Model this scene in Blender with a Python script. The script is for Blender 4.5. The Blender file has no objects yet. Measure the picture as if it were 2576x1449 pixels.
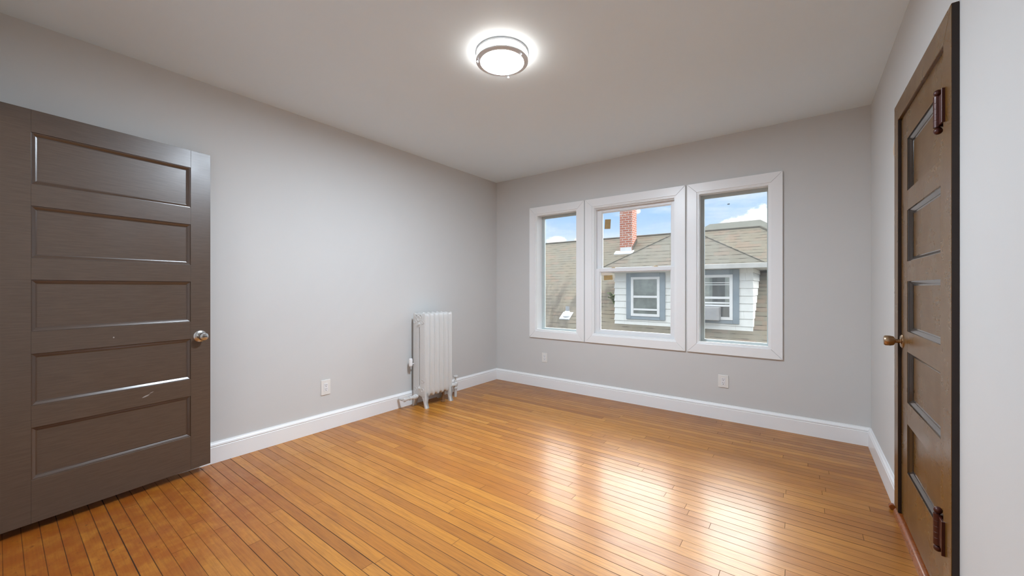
import bpy, bmesh, math, random
from mathutils import Vector, Matrix

random.seed(7)
sc = bpy.context.scene
COL = sc.collection
PI = math.pi

# ------------------------------------------------------------------ camera, sky, exposure
CAM_H = 1.2
cam_data = bpy.data.cameras.new('camera')
cam_data.sensor_width = 36.0
cam_data.lens = 36.0 * 975.0 / 2576.0
cam_data.clip_start = 0.02
cam_data.clip_end = 500
cam = bpy.data.objects.new('camera', cam_data)
COL.objects.link(cam)
cam.location = (0, 0, CAM_H)
cam.rotation_euler = (PI / 2, 0, math.atan2(0.6, 0.8))
sc.camera = cam

sc.view_settings.view_transform = 'Standard'
sc.view_settings.look = 'None'
sc.view_settings.gamma = 1
sc.view_settings.use_curve_mapping = False
sc.view_settings.exposure = 0.28
sc.cycles.use_denoising = True
sc.cycles.max_bounces = 9
sc.cycles.diffuse_bounces = 6
sc.cycles.glossy_bounces = 4
sc.cycles.transparent_max_bounces = 12
sc.cycles.sample_clamp_indirect = 6.0

LAMP_STRENGTH = 365.0
HALL_FILL_WATTS = 18.0
SKY_LOW = 0.98        # the blue band over the roofs
SKY_HIGH = 2.6       # thin bright cloud overhead
GLOW = 11.8           # bright sky band added above the view to light room and floor


class NT:
    """small node-tree writer"""
    def __init__(self, tree):
        self.t = tree
        tree.nodes.clear()

    def n(self, kind, **kw):
        nd = self.t.nodes.new(kind)
        for k, v in kw.items():
            setattr(nd, k, v)
        return nd

    def put(self, sock, v):
        if hasattr(v, 'is_output'):
            self.t.links.new(v, sock)
        else:
            sock.default_value = v

    def m(self, op, a, b=0.0, c=None, clamp=False):
        nd = self.n('ShaderNodeMath', operation=op, use_clamp=clamp)
        self.put(nd.inputs[0], a)
        self.put(nd.inputs[1], b)
        if c is not None:
            self.put(nd.inputs[2], c)
        return nd.outputs[0]

    def vm(self, op, a, b=(0, 0, 0)):
        nd = self.n('ShaderNodeVectorMath', operation=op)
        self.put(nd.inputs[0], a)
        self.put(nd.inputs[1], b)
        return nd.outputs['Value'] if op in ('DOT_PRODUCT', 'DISTANCE', 'LENGTH') else nd.outputs[0]

    def sep(self, v):
        nd = self.n('ShaderNodeSeparateXYZ')
        self.put(nd.inputs[0], v)
        return nd.outputs

    def comb(self, x, y, z):
        nd = self.n('ShaderNodeCombineXYZ')
        for i, v in enumerate((x, y, z)):
            self.put(nd.inputs[i], v)
        return nd.outputs[0]

    def noise(self, vec, scale, detail=2.0, rough=0.5, dim='3D'):
        nd = self.n('ShaderNodeTexNoise', noise_dimensions=dim)
        self.put(nd.inputs['Vector'], vec)
        nd.inputs['Scale'].default_value = scale
        nd.inputs['Detail'].default_value = detail
        nd.inputs['Roughness'].default_value = rough
        return nd.outputs[0]

    def white(self, vec):
        nd = self.n('ShaderNodeTexWhiteNoise', noise_dimensions='3D')
        self.put(nd.inputs['Vector'], vec)
        return nd.outputs['Value']

    def smooth(self, v, a, b, lo=0.0, hi=1.0):
        nd = self.n('ShaderNodeMapRange', interpolation_type='SMOOTHSTEP')
        self.put(nd.inputs['Value'], v)
        nd.inputs['From Min'].default_value = a
        nd.inputs['From Max'].default_value = b
        nd.inputs['To Min'].default_value = lo
        nd.inputs['To Max'].default_value = hi
        return nd.outputs[0]

    def mix(self, f, a, b, blend='MIX'):
        nd = self.n('ShaderNodeMix', data_type='RGBA', blend_type=blend)
        self.put(nd.inputs[0], f)
        self.put(nd.inputs[6], a)
        self.put(nd.inputs[7], b)
        return nd.outputs[2]

    def scale_col(self, col, f):
        return self.vm('SCALE', col) if False else self._vs(col, f)

    def _vs(self, col, f):
        nd = self.n('ShaderNodeVectorMath', operation='SCALE')
        self.put(nd.inputs[0], col)
        self.put(nd.inputs['Scale'], f)
        return nd.outputs[0]

    def bump(self, h, strength=0.3, dist=0.002):
        nd = self.n('ShaderNodeBump')
        nd.inputs['Strength'].default_value = strength
        nd.inputs['Distance'].default_value = dist
        self.put(nd.inputs['Height'], h)
        return nd.outputs[0]


def RGB(r, g, b):
    """display value 0-255 -> linear"""
    def f(c):
        c /= 255.0
        return c / 12.92 if c <= 0.04045 else ((c + 0.055) / 1.055) ** 2.4
    return (f(r), f(g), f(b), 1.0)


def direction(px, py):
    v = Vector((-0.6 + 0.8 * (px - 1288) / 975, 0.8 + 0.6 * (px - 1288) / 975, -(py - 724.5) / 975))
    return v.normalized()


def make_world():
    w = bpy.data.worlds.new('sky')
    sc.world = w
    w.use_nodes = True
    N = NT(w.node_tree)
    out = N.n('ShaderNodeOutputWorld')
    bg = N.n('ShaderNodeBackground')
    N.t.links.new(bg.outputs[0], out.inputs[0])
    d = N.n('ShaderNodeTexCoord').outputs['Generated']
    s = N.sep(d)
    z = s[2]
    blue = N.mix(N.smooth(z, 0.02, 0.24), RGB(230, 242, 255), RGB(154, 200, 252))
    # thin cirrus veil
    veil = N.noise(N.vm('MULTIPLY', d, (2.0, 2.0, 9.0)), 2.3, 5.0, 0.6)
    blue = N.mix(N.smooth(veil, 0.42, 0.75, 0.0, 0.75), blue, RGB(240, 247, 255))
    # cumulus puffs low over the roofs
    wob = N.noise(N.vm('MULTIPLY', d, (1.0, 1.0, 1.6)), 22.0, 6.0, 0.6)
    puffs = None
    for (px, py, rx, rz) in ((1918, 553, .034, .028), (1872, 560, .05, .020), (1400, 604, .028, .011), (1603, 531, .009, .006),
                             (1455, 606, .012, .008)):
        c = direction(px, py)
        q = N.vm('MULTIPLY', N.vm('SUBTRACT', d, tuple(c)), (1 / rx, 1 / rx, 1 / rz))
        r = N.vm('LENGTH', q)
        f = N.smooth(N.m('ADD', r, N.m('MULTIPLY', N.m('SUBTRACT', wob, 0.5), 2.6)), 0.70, 1.15, 1.0, 0.0)
        puffs = f if puffs is None else N.m('MAXIMUM', puffs, f)
    low = N.mix(puffs, blue, (1.25, 1.25, 1.27, 1.0))
    low = N._vs(low, SKY_LOW)
    # bright cloud overhead, plus an added band that lights the room
    high_t = N.smooth(z, 0.24, 0.55)
    cl = N.noise(d, 3.0, 4.0, 0.6)
    high = N._vs((0.90, 0.95, 1.0), N.m('MULTIPLY', N.smooth(cl, 0.3, 0.7, 0.7, 1.2), SKY_HIGH))
    col = N.mix(high_t, low, high)
    glow = N.m('MULTIPLY', N.smooth(s[1], 0.05, 0.40), N.m('MULTIPLY', N.smooth(z, 0.28, 0.44), N.smooth(z, 0.66, 0.82, 1.0, 0.0)))
    glow = N.m('MULTIPLY', glow, N.smooth(cl, 0.3, 0.7, 0.75, 1.2))
    col = N.vm('ADD', col, N._vs((1.03, 0.985, 0.94), N.m('MULTIPLY', glow, GLOW)))
    # below the horizon: hazy ground
    col = N.mix(N.smooth(z, -0.03, 0.0), (0.25, 0.25, 0.24, 1), col)
    N.put(bg.inputs['Color'], col)
    bg.inputs['Strength'].default_value = 1.0


make_world()

# ------------------------------------------------------------------ room measures (metres)
XL, XR, YW, ZC = -3.24, 0.414, 3.98, 2.59
WALL_T = 0.17
YB = -0.62            # wall behind the camera
YH = -1.7             # far side of the unseen hall beyond door_1's opening


# ------------------------------------------------------------------ object helpers
def link(o, parent=None):
    COL.objects.link(o)
    if parent is not None:
        o.parent = parent
    return o


def obj(name, bm, mat, parent=None, smooth=False, bevel=0.0, seg=2, angle=40):
    me = bpy.data.meshes.new(name)
    bmesh.ops.recalc_face_normals(bm, faces=bm.faces[:])
    bm.to_mesh(me)
    bm.free()
    mats = mat if isinstance(mat, (list, tuple)) else [mat]
    for m in mats:
        me.materials.append(m)
    o = bpy.data.objects.new(name, me)
    link(o, parent)
    if bevel:
        md = o.modifiers.new('bevel', 'BEVEL')
        md.width = bevel
        md.segments = seg
        md.limit_method = 'ANGLE'
        md.angle_limit = math.radians(angle)
    if smooth:
        for p in me.polygons:
            p.use_smooth = True
        me.set_sharp_from_angle(angle=math.radians(smooth if smooth is not True else 40))
    return o


def empty(name, loc=(0, 0, 0), rotz=0.0):
    o = bpy.data.objects.new(name, None)
    o.empty_display_size = 0.1
    link(o)
    o.location = loc
    o.rotation_euler = (0, 0, rotz)
    return o


def tag(o, label, cat, group=None, kind=None):
    o['label'] = label
    o['category'] = cat
    if group:
        o['group'] = group
    if kind:
        o['kind'] = kind
    return o


def struct(o, label, cat):
    return tag(o, label, cat, kind='structure')


def B():
    return bmesh.new()


def box(bm, x0, x1, y0, y1, z0, z1, mi=0):
    v = [bm.verts.new(p) for p in ((x0, y0, z0), (x1, y0, z0), (x1, y1, z0), (x0, y1, z0),
                                   (x0, y0, z1), (x1, y0, z1), (x1, y1, z1), (x0, y1, z1))]
    for f in ((0, 3, 2, 1), (4, 5, 6, 7), (0, 1, 5, 4), (1, 2, 6, 5), (2, 3, 7, 6), (3, 0, 4, 7)):
        bm.faces.new([v[i] for i in f]).material_index = mi
    return bm


def prism(bm, pts, axis, a, b, mi=0):
    """closed 2-D outline pts swept along axis from a to b; pts give the other two coordinates in x,y,z order"""
    def P(p, t):
        q = list(p)
        q.insert(axis, t)
        return q
    r0 = [bm.verts.new(P(p, a)) for p in pts]
    r1 = [bm.verts.new(P(p, b)) for p in pts]
    n = len(pts)
    for i in range(n):
        bm.faces.new((r0[i], r0[(i + 1) % n], r1[(i + 1) % n], r1[i])).material_index = mi
    bm.faces.new(r0[::-1]).material_index = mi
    bm.faces.new(r1).material_index = mi
    return bm


def lathe(bm, prof, seg=48, center=(0, 0, 0), axis='z', closed=False, mi=0):
    """prof: list of (radius, height)"""
    c = Vector(center)

    def P(r, h, a):
        x, y = r * math.cos(a), r * math.sin(a)
        if axis == 'z':
            return c + Vector((x, y, h))
        if axis == 'y':
            return c + Vector((x, h, y))
        return c + Vector((h, x, y))
    rings = []
    for r, h in prof:
        if r < 1e-6:
            rings.append([bm.verts.new(P(0, h, 0))])
        else:
            rings.append([bm.verts.new(P(r, h, 2 * PI * k / seg)) for k in range(seg)])
    pairs = list(zip(rings, rings[1:]))
    if closed:
        pairs.append((rings[-1], rings[0]))
    for A, C in pairs:
        for k in range(seg):
            k2 = (k + 1) % seg
            if len(A) == 1 and len(C) == 1:
                continue
            if len(A) == 1:
                bm.faces.new((A[0], C[k], C[k2])).material_index = mi
            elif len(C) == 1:
                bm.faces.new((A[k], A[k2], C[0])).material_index = mi
            else:
                bm.faces.new((A[k], A[k2], C[k2], C[k])).material_index = mi
    if not closed:
        for R, flip in ((rings[0], True), (rings[-1], False)):
            if len(R) > 1:
                bm.faces.new(R[::-1] if flip else R).material_index = mi
    return bm


def tube(bm, pts, rads, seg=14, mi=0):
    """round tube through 3-D points with a radius per point"""
    pts = [Vector(p) for p in pts]
    if not hasattr(rads, '__len__'):
        rads = [rads] * len(pts)
    rings = []
    up = None
    for i, p in enumerate(pts):
        if i == 0:
            t = pts[1] - p
        elif i == len(pts) - 1:
            t = p - pts[i - 1]
        else:
            t = (pts[i + 1] - p).normalized() + (p - pts[i - 1]).normalized()
        t.normalize()
        if up is None:
            up = Vector((0, 0, 1)) if abs(t.z) < 0.9 else Vector((1, 0, 0))
        a = t.cross(up).normalized()
        b = a.cross(t).normalized()
        up = b
        rings.append([bm.verts.new(p + (a * math.cos(2 * PI * k / seg) + b * math.sin(2 * PI * k / seg)) * rads[i])
                      for k in range(seg)])
    for A, C in zip(rings, rings[1:]):
        for k in range(seg):
            bm.faces.new((A[k], A[(k + 1) % seg], C[(k + 1) % seg], C[k])).material_index = mi
    bm.faces.new(rings[0][::-1]).material_index = mi
    bm.faces.new(rings[-1]).material_index = mi
    return bm


def ball(bm, c, r, seg=16, rings=8, sz=1.0):
    prof = [(r * math.sin(PI * i / rings), -r * math.cos(PI * i / rings) * sz) for i in range(rings + 1)]
    prof[0] = (0, -r * sz)
    prof[-1] = (0, r * sz)
    return lathe(bm, prof, seg, c)


def uvface(bm, pts, mi=0):
    """polygon with metre UVs: u level along the face, v up its slope"""
    uv = bm.loops.layers.uv.verify()
    vs = [bm.verts.new(p) for p in pts]
    f = bm.faces.new(vs)
    f.material_index = mi
    f.normal_update()
    n = f.normal
    if abs(n.z) > 0.999:
        u = Vector((1, 0, 0))
    else:
        u = Vector((0, 0, 1)).cross(n).normalized()
    v = n.cross(u)
    for l in f.loops:
        l[uv].uv = (l.vert.co.dot(u), l.vert.co.dot(v))
    return f


# ------------------------------------------------------------------ materials
def new_mat(name):
    m = bpy.data.materials.new(name)
    m.use_nodes = True
    N = NT(m.node_tree)
    out = N.n('ShaderNodeOutputMaterial')
    b = N.n('ShaderNodeBsdfPrincipled')
    N.t.links.new(b.outputs[0], out.inputs[0])
    return m, N, b, out


def setp(b, N, color=None, rough=None, metal=None, spec=None, coat=None, coat_rough=None):
    for k, v in (('Base Color', color), ('Roughness', rough), ('Metallic', metal), ('Specular IOR Level', spec),
                 ('Coat Weight', coat), ('Coat Roughness', coat_rough)):
        if v is not None:
            N.put(b.inputs[k], v)


def plain(name, color, rough=0.5, metal=0.0, spec=0.5, coat=0.0, coat_rough=0.1, bump=0.0, bscale=200.0, var=0.0):
    m, N, b, out = new_mat(name)
    d = N.n('ShaderNodeTexCoord').outputs['Object']
    c = color
    if var:
        nz = N.noise(d, bscale * 0.08, 4.0, 0.6)
        c = N.mix(N.smooth(nz, 0.3, 0.7), tuple(x * (1 - var) for x in color[:3]) + (1,), color)
    setp(b, N, c, rough, metal, spec, coat, coat_rough)
    if bump:
        N.put(b.inputs['Normal'], N.bump(N.noise(d, bscale, 3.0), bump, 0.002))
    return m


def wall_mat(name, color, patch=None):
    m, N, b, out = new_mat(name)
    geo = N.n('ShaderNodeNewGeometry').outputs['Position']
    blot = N.noise(geo, 1.3, 3.0, 0.55)
    c = N.mix(N.smooth(blot, 0.3, 0.7), tuple(x * 0.985 for x in color[:3]) + (1,), color)
    if patch:
        q = N.vm('MULTIPLY', N.vm('SUBTRACT', geo, patch[0]), patch[1])
        r = N.m('ADD', N.vm('LENGTH', q), N.m('MULTIPLY', N.m('SUBTRACT', N.noise(geo, 30, 3), 0.5), 0.4))
        c = N.mix(N.smooth(r, 0.85, 1.0, 1.0, 0.0), c, patch[2])
    setp(b, N, c, 0.62, spec=0.3)
    N.put(b.inputs['Normal'], N.bump(N.noise(geo, 180.0, 4.0, 0.6), 0.12, 0.001))
    return m


WALL_C = (0.628, 0.627, 0.616, 1)
M_wall = wall_mat('grey wall paint', WALL_C)
M_wall_r = wall_mat('grey wall paint with a bare spot', WALL_C, ((0.414, 3.0, 1.985), (8, 12, 17), (0.66, 0.52, 0.38, 1)))
M_ceil = wall_mat('ceiling paint', (0.79, 0.895, 0.965, 1))
M_trim = plain('white gloss trim paint', (0.875, 0.885, 0.89, 1), 0.32, bump=0.03, bscale=60)
M_vinyl = plain('white vinyl', (0.80, 0.81, 0.82, 1), 0.35)
M_spacer = plain('grey window frame', (0.50, 0.56, 0.56, 1), 0.35)
M_plate = plain('white plastic plate', (0.78, 0.77, 0.74, 1), 0.35)
M_slot = plain('dark slot', (0.03, 0.03, 0.03, 1), 0.6)
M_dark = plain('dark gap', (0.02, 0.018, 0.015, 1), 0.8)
M_nickel = plain('brushed nickel', (0.74, 0.76, 0.78, 1), 0.38, metal=0.25, bump=0.02, bscale=400)
M_knob = plain('satin chrome', (0.60, 0.60, 0.59, 1), 0.24, metal=1.0)
M_brass = plain('aged bronze', (0.48, 0.33, 0.20, 1), 0.28, metal=1.0)
M_hinge = plain('dark oiled bronze', (0.055, 0.008, 0.004, 1), 0.42, metal=0.2, coat=0.1, bump=0.1, bscale=300)
M_tan = plain('tan plastic lock', (0.62, 0.50, 0.33, 1), 0.45)
M_sticker = plain('brown paper sticker', (0.42, 0.29, 0.12, 1), 0.6, var=0.15, bscale=300)
M_insect = plain('dark insect body', (0.04, 0.035, 0.03, 1), 0.6)


def radiator_mat():
    m, N, b, out = new_mat('old white radiator enamel')
    d = N.n('ShaderNodeTexCoord').outputs['Object']
    chips = N.noise(d, 90.0, 5.0, 0.7)
    c = N.mix(N.smooth(chips, 0.69, 0.74), (0.62, 0.62, 0.61, 1), (0.30, 0.21, 0.14, 1))
    c = N.mix(N.smooth(N.noise(d, 9.0, 3.0), 0.35, 0.75, 0, 0.35), c, (0.62, 0.60, 0.56, 1))
    setp(b, N, c, 0.35, spec=0.5)
    h = N.m('ADD', N.noise(d, 55.0, 4.0, 0.6), N.m('MULTIPLY', chips, 0.6))
    N.put(b.inputs['Normal'], N.bump(h, 0.35, 0.003))
    return m


M_rad = radiator_mat()
M_rust = plain('rusty iron', (0.24, 0.12, 0.05, 1), 0.6, var=0.4, bscale=300)


def floor_mat():
    m, N, b, out = new_mat('varnished narrow oak strip floor')
    geo = N.n('ShaderNodeNewGeometry').outputs['Position']
    s = N.sep(geo)
    x, y = s[0], s[1]
    wv = N.m('DIVIDE', N.m('ADD', y, 10.0 - 0.009), 0.0572)
    row = N.m('FLOOR', wv)
    fy = N.m('FRACT', wv)
    rr = N.white(N.comb(row, 3.7, 1.1))
    rl = N.white(N.comb(row, 9.2, 5.1))
    length = N.m('ADD', 0.95, N.m('MULTIPLY', rl, 1.3))
    wx = N.m('DIVIDE', N.m('ADD', x, N.m('ADD', 20.0, N.m('MULTIPLY', rr, 7.0))), length)
    seg = N.m('FLOOR', wx)
    fx = N.m('FRACT', wx)
    rnd = N.white(N.comb(row, seg, 0.5))
    rnd2 = N.white(N.comb(row, seg, 7.5))
    # board tones
    base = N.mix(rnd, RGB(172, 106, 30), RGB(198, 133, 46))
    base = N.mix(N.smooth(rnd2, 0.78, 0.95, 0.0, 0.40), base, RGB(140, 80, 26))
    base = N.mix(N.smooth(rnd2, 0.0, 0.15, 0.40, 0.0), base, RGB(206, 146, 66))
    # long grain
    off = N.m('MULTIPLY', rnd, 37.0)
    gv = N.comb(N.m('MULTIPLY', N.m('ADD', x, off), 2.2), N.m('ADD', N.m('MULTIPLY', y, 42.0), off), 0.0)
    grain = N.noise(gv, 2.4, 6.0, 0.62)
    base = N.mix(N.smooth(grain, 0.36, 0.70, 0.0, 0.42), base, RGB(116, 66, 24))
    pore = N.noise(N.comb(N.m('MULTIPLY', x, 9.0), N.m('MULTIPLY', y, 330.0), off), 1.0, 2.0, 0.5)
    base = N.mix(N.smooth(pore, 0.58, 0.72, 0.0, 0.22), base, RGB(90, 48, 18))
    # wear: big cloudy stains, redder and blotchy by the left door
    blot = N.noise(geo, 2.1, 5.0, 0.62)
    base = N.mix(N.smooth(blot, 0.52, 0.74, 0.0, 0.32), base, RGB(128, 72, 26))
    door_d = N.vm('DISTANCE', geo, (-2.75, 0.15, 0.0))
    worn = N.m('MULTIPLY', N.smooth(door_d, 0.45, 1.35, 1.0, 0.0), N.smooth(N.noise(geo, 11.0, 6.0, 0.65), 0.30, 0.60, 0.35, 1.0))
    base = N.mix(N.m('MULTIPLY', worn, 0.72), base, RGB(138, 62, 12))
    scuff = N.m('MULTIPLY', N.smooth(door_d, 0.3, 0.95, 1.0, 0.0), N.smooth(N.noise(geo, 26.0, 5.0, 0.7), 0.60, 0.68))
    base = N.mix(N.m('MULTIPLY', scuff, 0.7), base, RGB(92, 44, 14))
    # blotchy darker strip along the window wall and right wall
    edge = N.m('MAXIMUM', N.smooth(y, 3.45, 3.9), N.smooth(x, 0.0, 0.36))
    base = N.mix(N.m('MULTIPLY', edge, N.smooth(N.noise(geo, 5.0, 4.0), 0.3, 0.6, 0.1, 0.5)), base, RGB(132, 74, 16))
    # gaps
    gapw = N.m('ADD', 0.024, N.m('MULTIPLY', N.white(N.comb(row, 1.5, 2.5)), 0.034))
    dy = N.m('MINIMUM', fy, N.m('SUBTRACT', 1.0, fy))
    gy = N.smooth(N.m('DIVIDE', dy, gapw), 0.4, 1.0, 1.0, 0.0)
    dx = N.m('MULTIPLY', N.m('MINIMUM', fx, N.m('SUBTRACT', 1.0, fx)), length)
    gx = N.smooth(dx, 0.0006, 0.0016, 1.0, 0.0)
    gstr = N.m('ADD', N.m('ADD', 0.2, N.m('MULTIPLY', N.white(N.comb(row, 4.4, 8.8)), 0.6)),
               N.smooth(N.noise(N.comb(N.m('MULTIPLY', x, 1.5), row, 0.0), 1.0, 3.0), 0.35, 0.65, 0.05, 0.45))
    gap = N.m('MAXIMUM', N.m('MULTIPLY', gy, gstr), N.m('MULTIPLY', gx, 0.75), clamp=True)
    base = N._vs(N.mix(gap, base, RGB(40, 20, 8)), 0.97)
    rough = N.m('ADD', N.smooth(N.noise(geo, 7.0, 4.0), 0.3, 0.7, 0.25, 0.31), N.m('MULTIPLY', gap, 0.4))
    setp(b, N, base, N.m('ADD', rough, 0.14), spec=0.36, coat=N.smooth(gap, 0.0, 0.5, 0.42, 0.0), coat_rough=0.21)
    h = N.m('SUBTRACT', N.m('ADD', N.m('MULTIPLY', grain, 0.10), N.m('MULTIPLY', rnd, 0.06)), N.m('MULTIPLY', gap, 0.25))
    h = N.m('ADD', h, N.m('MULTIPLY', N.noise(geo, 9.0, 3.0), 0.25))
    N.put(b.inputs['Normal'], N.bump(h, 0.30, 0.0016))
    return m


M_floor = floor_mat()


def door_mat(name, c1, c2, rough, coat, grain_str=0.5, marks=()):
    m, N, b, out = new_mat(name)
    d = N.n('ShaderNodeTexCoord').outputs['Object']
    s = N.sep(d)
    gv = N.comb(N.m('MULTIPLY', s[0], 6.0), N.m('MULTIPLY', s[1], 40.0), N.m('MULTIPLY', s[2], 90.0))
    g = N.noise(gv, 1.6, 5.0, 0.65)
    c = N.mix(N.smooth(g, 0.32, 0.70, 0.0, grain_str), c1, c2)
    blot = N.noise(d, 3.0, 4.0, 0.6)
    c = N.mix(N.smooth(blot, 0.45, 0.75, 0.0, 0.3), c, tuple(v * 0.75 for v in c1[:3]) + (1,))
    for (mx, mz, rx, rz, tilt) in marks:
        q = N.vm('SUBTRACT', d, (mx, 0, mz))
        qs = N.sep(q)
        q = N.comb(N.m('DIVIDE', qs[0], rx), 0.0, N.m('DIVIDE', N.m('ADD', qs[2], N.m('MULTIPLY', qs[0], tilt)), rz))
        c = N.mix(N.smooth(N.vm('LENGTH', q), 0.6, 1.0, 0.8, 0.0), c, (0.45, 0.42, 0.40, 1))
    r = N.smooth(blot, 0.3, 0.7, rough - 0.04, rough + 0.05)
    setp(b, N, c, r, spec=0.5, coat=coat, coat_rough=rough)
    N.put(b.inputs['Normal'], N.bump(g, 0.12, 0.0015))
    return m


M_door_l = door_mat('dark brown painted oak', RGB(92, 76, 64), RGB(66, 52, 43), 0.34, 0.35, marks=((0.325, 0.565, 0.020, 0.0045, 0.35), (0.462, 0.925, 0.004, 0.005, 0.0), (0.30, 0.58, 0.012, 0.002, 0.4)))
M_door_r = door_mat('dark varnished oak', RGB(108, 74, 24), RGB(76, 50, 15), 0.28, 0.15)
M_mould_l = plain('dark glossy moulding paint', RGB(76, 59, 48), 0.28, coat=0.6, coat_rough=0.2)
M_mould_r = plain('near black glossy moulding', (0.022, 0.011, 0.005, 1), 0.2, coat=1.0, coat_rough=0.12)  # mouldings coloured far darker than the door around them
M_edge = plain('near black casing edge', (0.018, 0.008, 0.005, 1), 0.4)  # near-black colour for the casing edges turned to the camera end
M_thresh = door_mat('reddish varnished oak', RGB(146, 76, 28), RGB(104, 48, 16), 0.26, 0.3)


def glass_mat(name='window glass', haze=0.03, tint=(0.97, 0.985, 0.98, 1)):
    m = bpy.data.materials.new(name)
    m.use_nodes = True
    N = NT(m.node_tree)
    out = N.n('ShaderNodeOutputMaterial')
    tr = N.n('ShaderNodeBsdfTransparent')
    tr.inputs[0].default_value = tint
    gl = N.n('ShaderNodeBsdfGlossy')
    gl.inputs['Roughness'].default_value = 0.01
    df = N.n('ShaderNodeBsdfDiffuse')
    df.inputs[0].default_value = (0.85, 0.87, 0.88, 1)
    geo = N.n('ShaderNodeNewGeometry').outputs['Position']
    fr = N.n('ShaderNodeFresnel')
    fr.inputs['IOR'].default_value = 1.45
    m1 = N.n('ShaderNodeMixShader')
    N.t.links.new(fr.outputs[0], m1.inputs[0])
    N.t.links.new(tr.outputs[0], m1.inputs[1])
    N.t.links.new(gl.outputs[0], m1.inputs[2])
    dirt = N.smooth(N.noise(geo, 6.0, 5.0, 0.65), 0.3, 0.8, 0.3 * haze, 2.0 * haze)
    m2 = N.n('ShaderNodeMixShader')
    N.t.links.new(dirt, m2.inputs[0])
    N.t.links.new(m1.outputs[0], m2.inputs[1])
    N.t.links.new(df.outputs[0], m2.inputs[2])
    N.t.links.new(m2.outputs[0], out.inputs[0])
    return m


M_glass = glass_mat()


def emit_mat(name, color, strength):
    m, N, b, out = new_mat(name)
    setp(b, N, (0.9, 0.9, 0.9, 1), 0.4)
    N.put(b.inputs['Emission Color'], color)
    b.inputs['Emission Strength'].default_value = strength
    return m


M_lampglow = emit_mat('lit white acrylic', (0.85, 0.98, 1.12, 1), LAMP_STRENGTH)
M_lampside = emit_mat('dimmer lit acrylic side', (1.07, 0.98, 0.89, 1), LAMP_STRENGTH * 0.030)


def shingle_mat(name, c1, c2, c3, course=0.14, streak=0.0):
    m, N, b, out = new_mat(name)
    uv = N.n('ShaderNodeUVMap').outputs[0]
    geo = N.n('ShaderNodeNewGeometry').outputs['Position']
    s = N.sep(uv)
    u = s[0]
    v = N.m('ADD', s[1], N.m('MULTIPLY', N.m('SUBTRACT', N.noise(N.comb(N.m('MULTIPLY', u, 1.2), s[1], 0.0), 1.0, 2.0), 0.5), 0.05))
    wv = N.m('DIVIDE', N.m('ADD', v, 60.0), course)
    row = N.m('FLOOR', wv)
    fv = N.m('FRACT', wv)
    wu = N.m('ADD', N.m('DIVIDE', N.m('ADD', u, 60.0), 0.30), N.m('MULTIPLY', N.white(N.comb(row, 2.2, 0.4)), 5.0))
    tab = N.m('FLOOR', wu)
    rnd = N.white(N.comb(row, tab, 0.3))
    c = N.mix(N.smooth(N.noise(geo, 1.6, 4.0, 0.6), 0.3, 0.7), c1, c2)
    c = N.mix(N.m('MULTIPLY', N.smooth(rnd, 0.6, 1.0), 0.5), c, c3)
    c = N.mix(N.smooth(rnd, 0.0, 0.35, 0.18, 0.0), c, tuple(x * 0.72 for x in c1[:3]) + (1,))
    c = N.mix(N.smooth(N.noise(geo, 60.0, 3.0, 0.7), 0.35, 0.75, 0.0, 0.3), c, tuple(x * 0.7 for x in c1[:3]) + (1,))
    if streak:  # dark slanting streaks on the lower left of the slope
        p = N.sep(geo)
        sv = N.comb(N.m('ADD', p[0], N.m('MULTIPLY', p[2], 0.35)), N.m('MULTIPLY', p[2], 0.28), 0.0)
        st = N.m('MULTIPLY', N.smooth(N.noise(sv, 2.6, 5.0, 0.6), 0.42, 0.64), N.smooth(p[2], 1.75, 0.9))
        st = N.m('MULTIPLY', st, N.smooth(p[0], -3.4, -4.6))
        c = N.mix(N.m('MULTIPLY', st, streak), c, (0.10, 0.085, 0.07, 1))
    dash = N.smooth(N.noise(N.comb(N.m('MULTIPLY', u, 4.5), N.m('MULTIPLY', row, 3.7), 0.0), 1.0, 2.0), 0.40, 0.62, 0.14, 0.9)
    line = N.m('MULTIPLY', N.smooth(fv, 0.08, 0.26, 1.0, 0.0), dash)
    c = N.mix(line, c, (0.055, 0.045, 0.036, 1))
    fu = N.m('FRACT', wu)
    sl = N.m('MULTIPLY', N.smooth(fu, 0.0, 0.05, 1.0, 0.0), 0.18)
    c = N.mix(sl, c, (0.12, 0.10, 0.085, 1))
    setp(b, N, c, 0.9, spec=0.2)
    N.put(b.inputs['Normal'], N.bump(N.noise(geo, 90.0, 3.0), 0.2, 0.005))
    return m


ROOF1, ROOF2, ROOF3 = (0.235, 0.20, 0.15, 1), (0.205, 0.19, 0.15, 1), (0.26, 0.175, 0.13, 1)
M_shingle = shingle_mat('weathered tan shingles', ROOF1, ROOF2, ROOF3, 0.15, streak=0.85)
M_shingle2 = shingle_mat('weathered sage shingles', (0.225, 0.20, 0.16, 1), (0.205, 0.195, 0.16, 1), (0.25, 0.18, 0.14, 1), 0.14)
M_shingle3 = plain('pale grey far shingles', (0.19, 0.19, 0.165, 1), 0.9, spec=0.2, var=0.12, bscale=20)
M_cap = plain('hip cap shingles', (0.12, 0.11, 0.09, 1), 0.9, spec=0.2, var=0.2, bscale=60)


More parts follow.
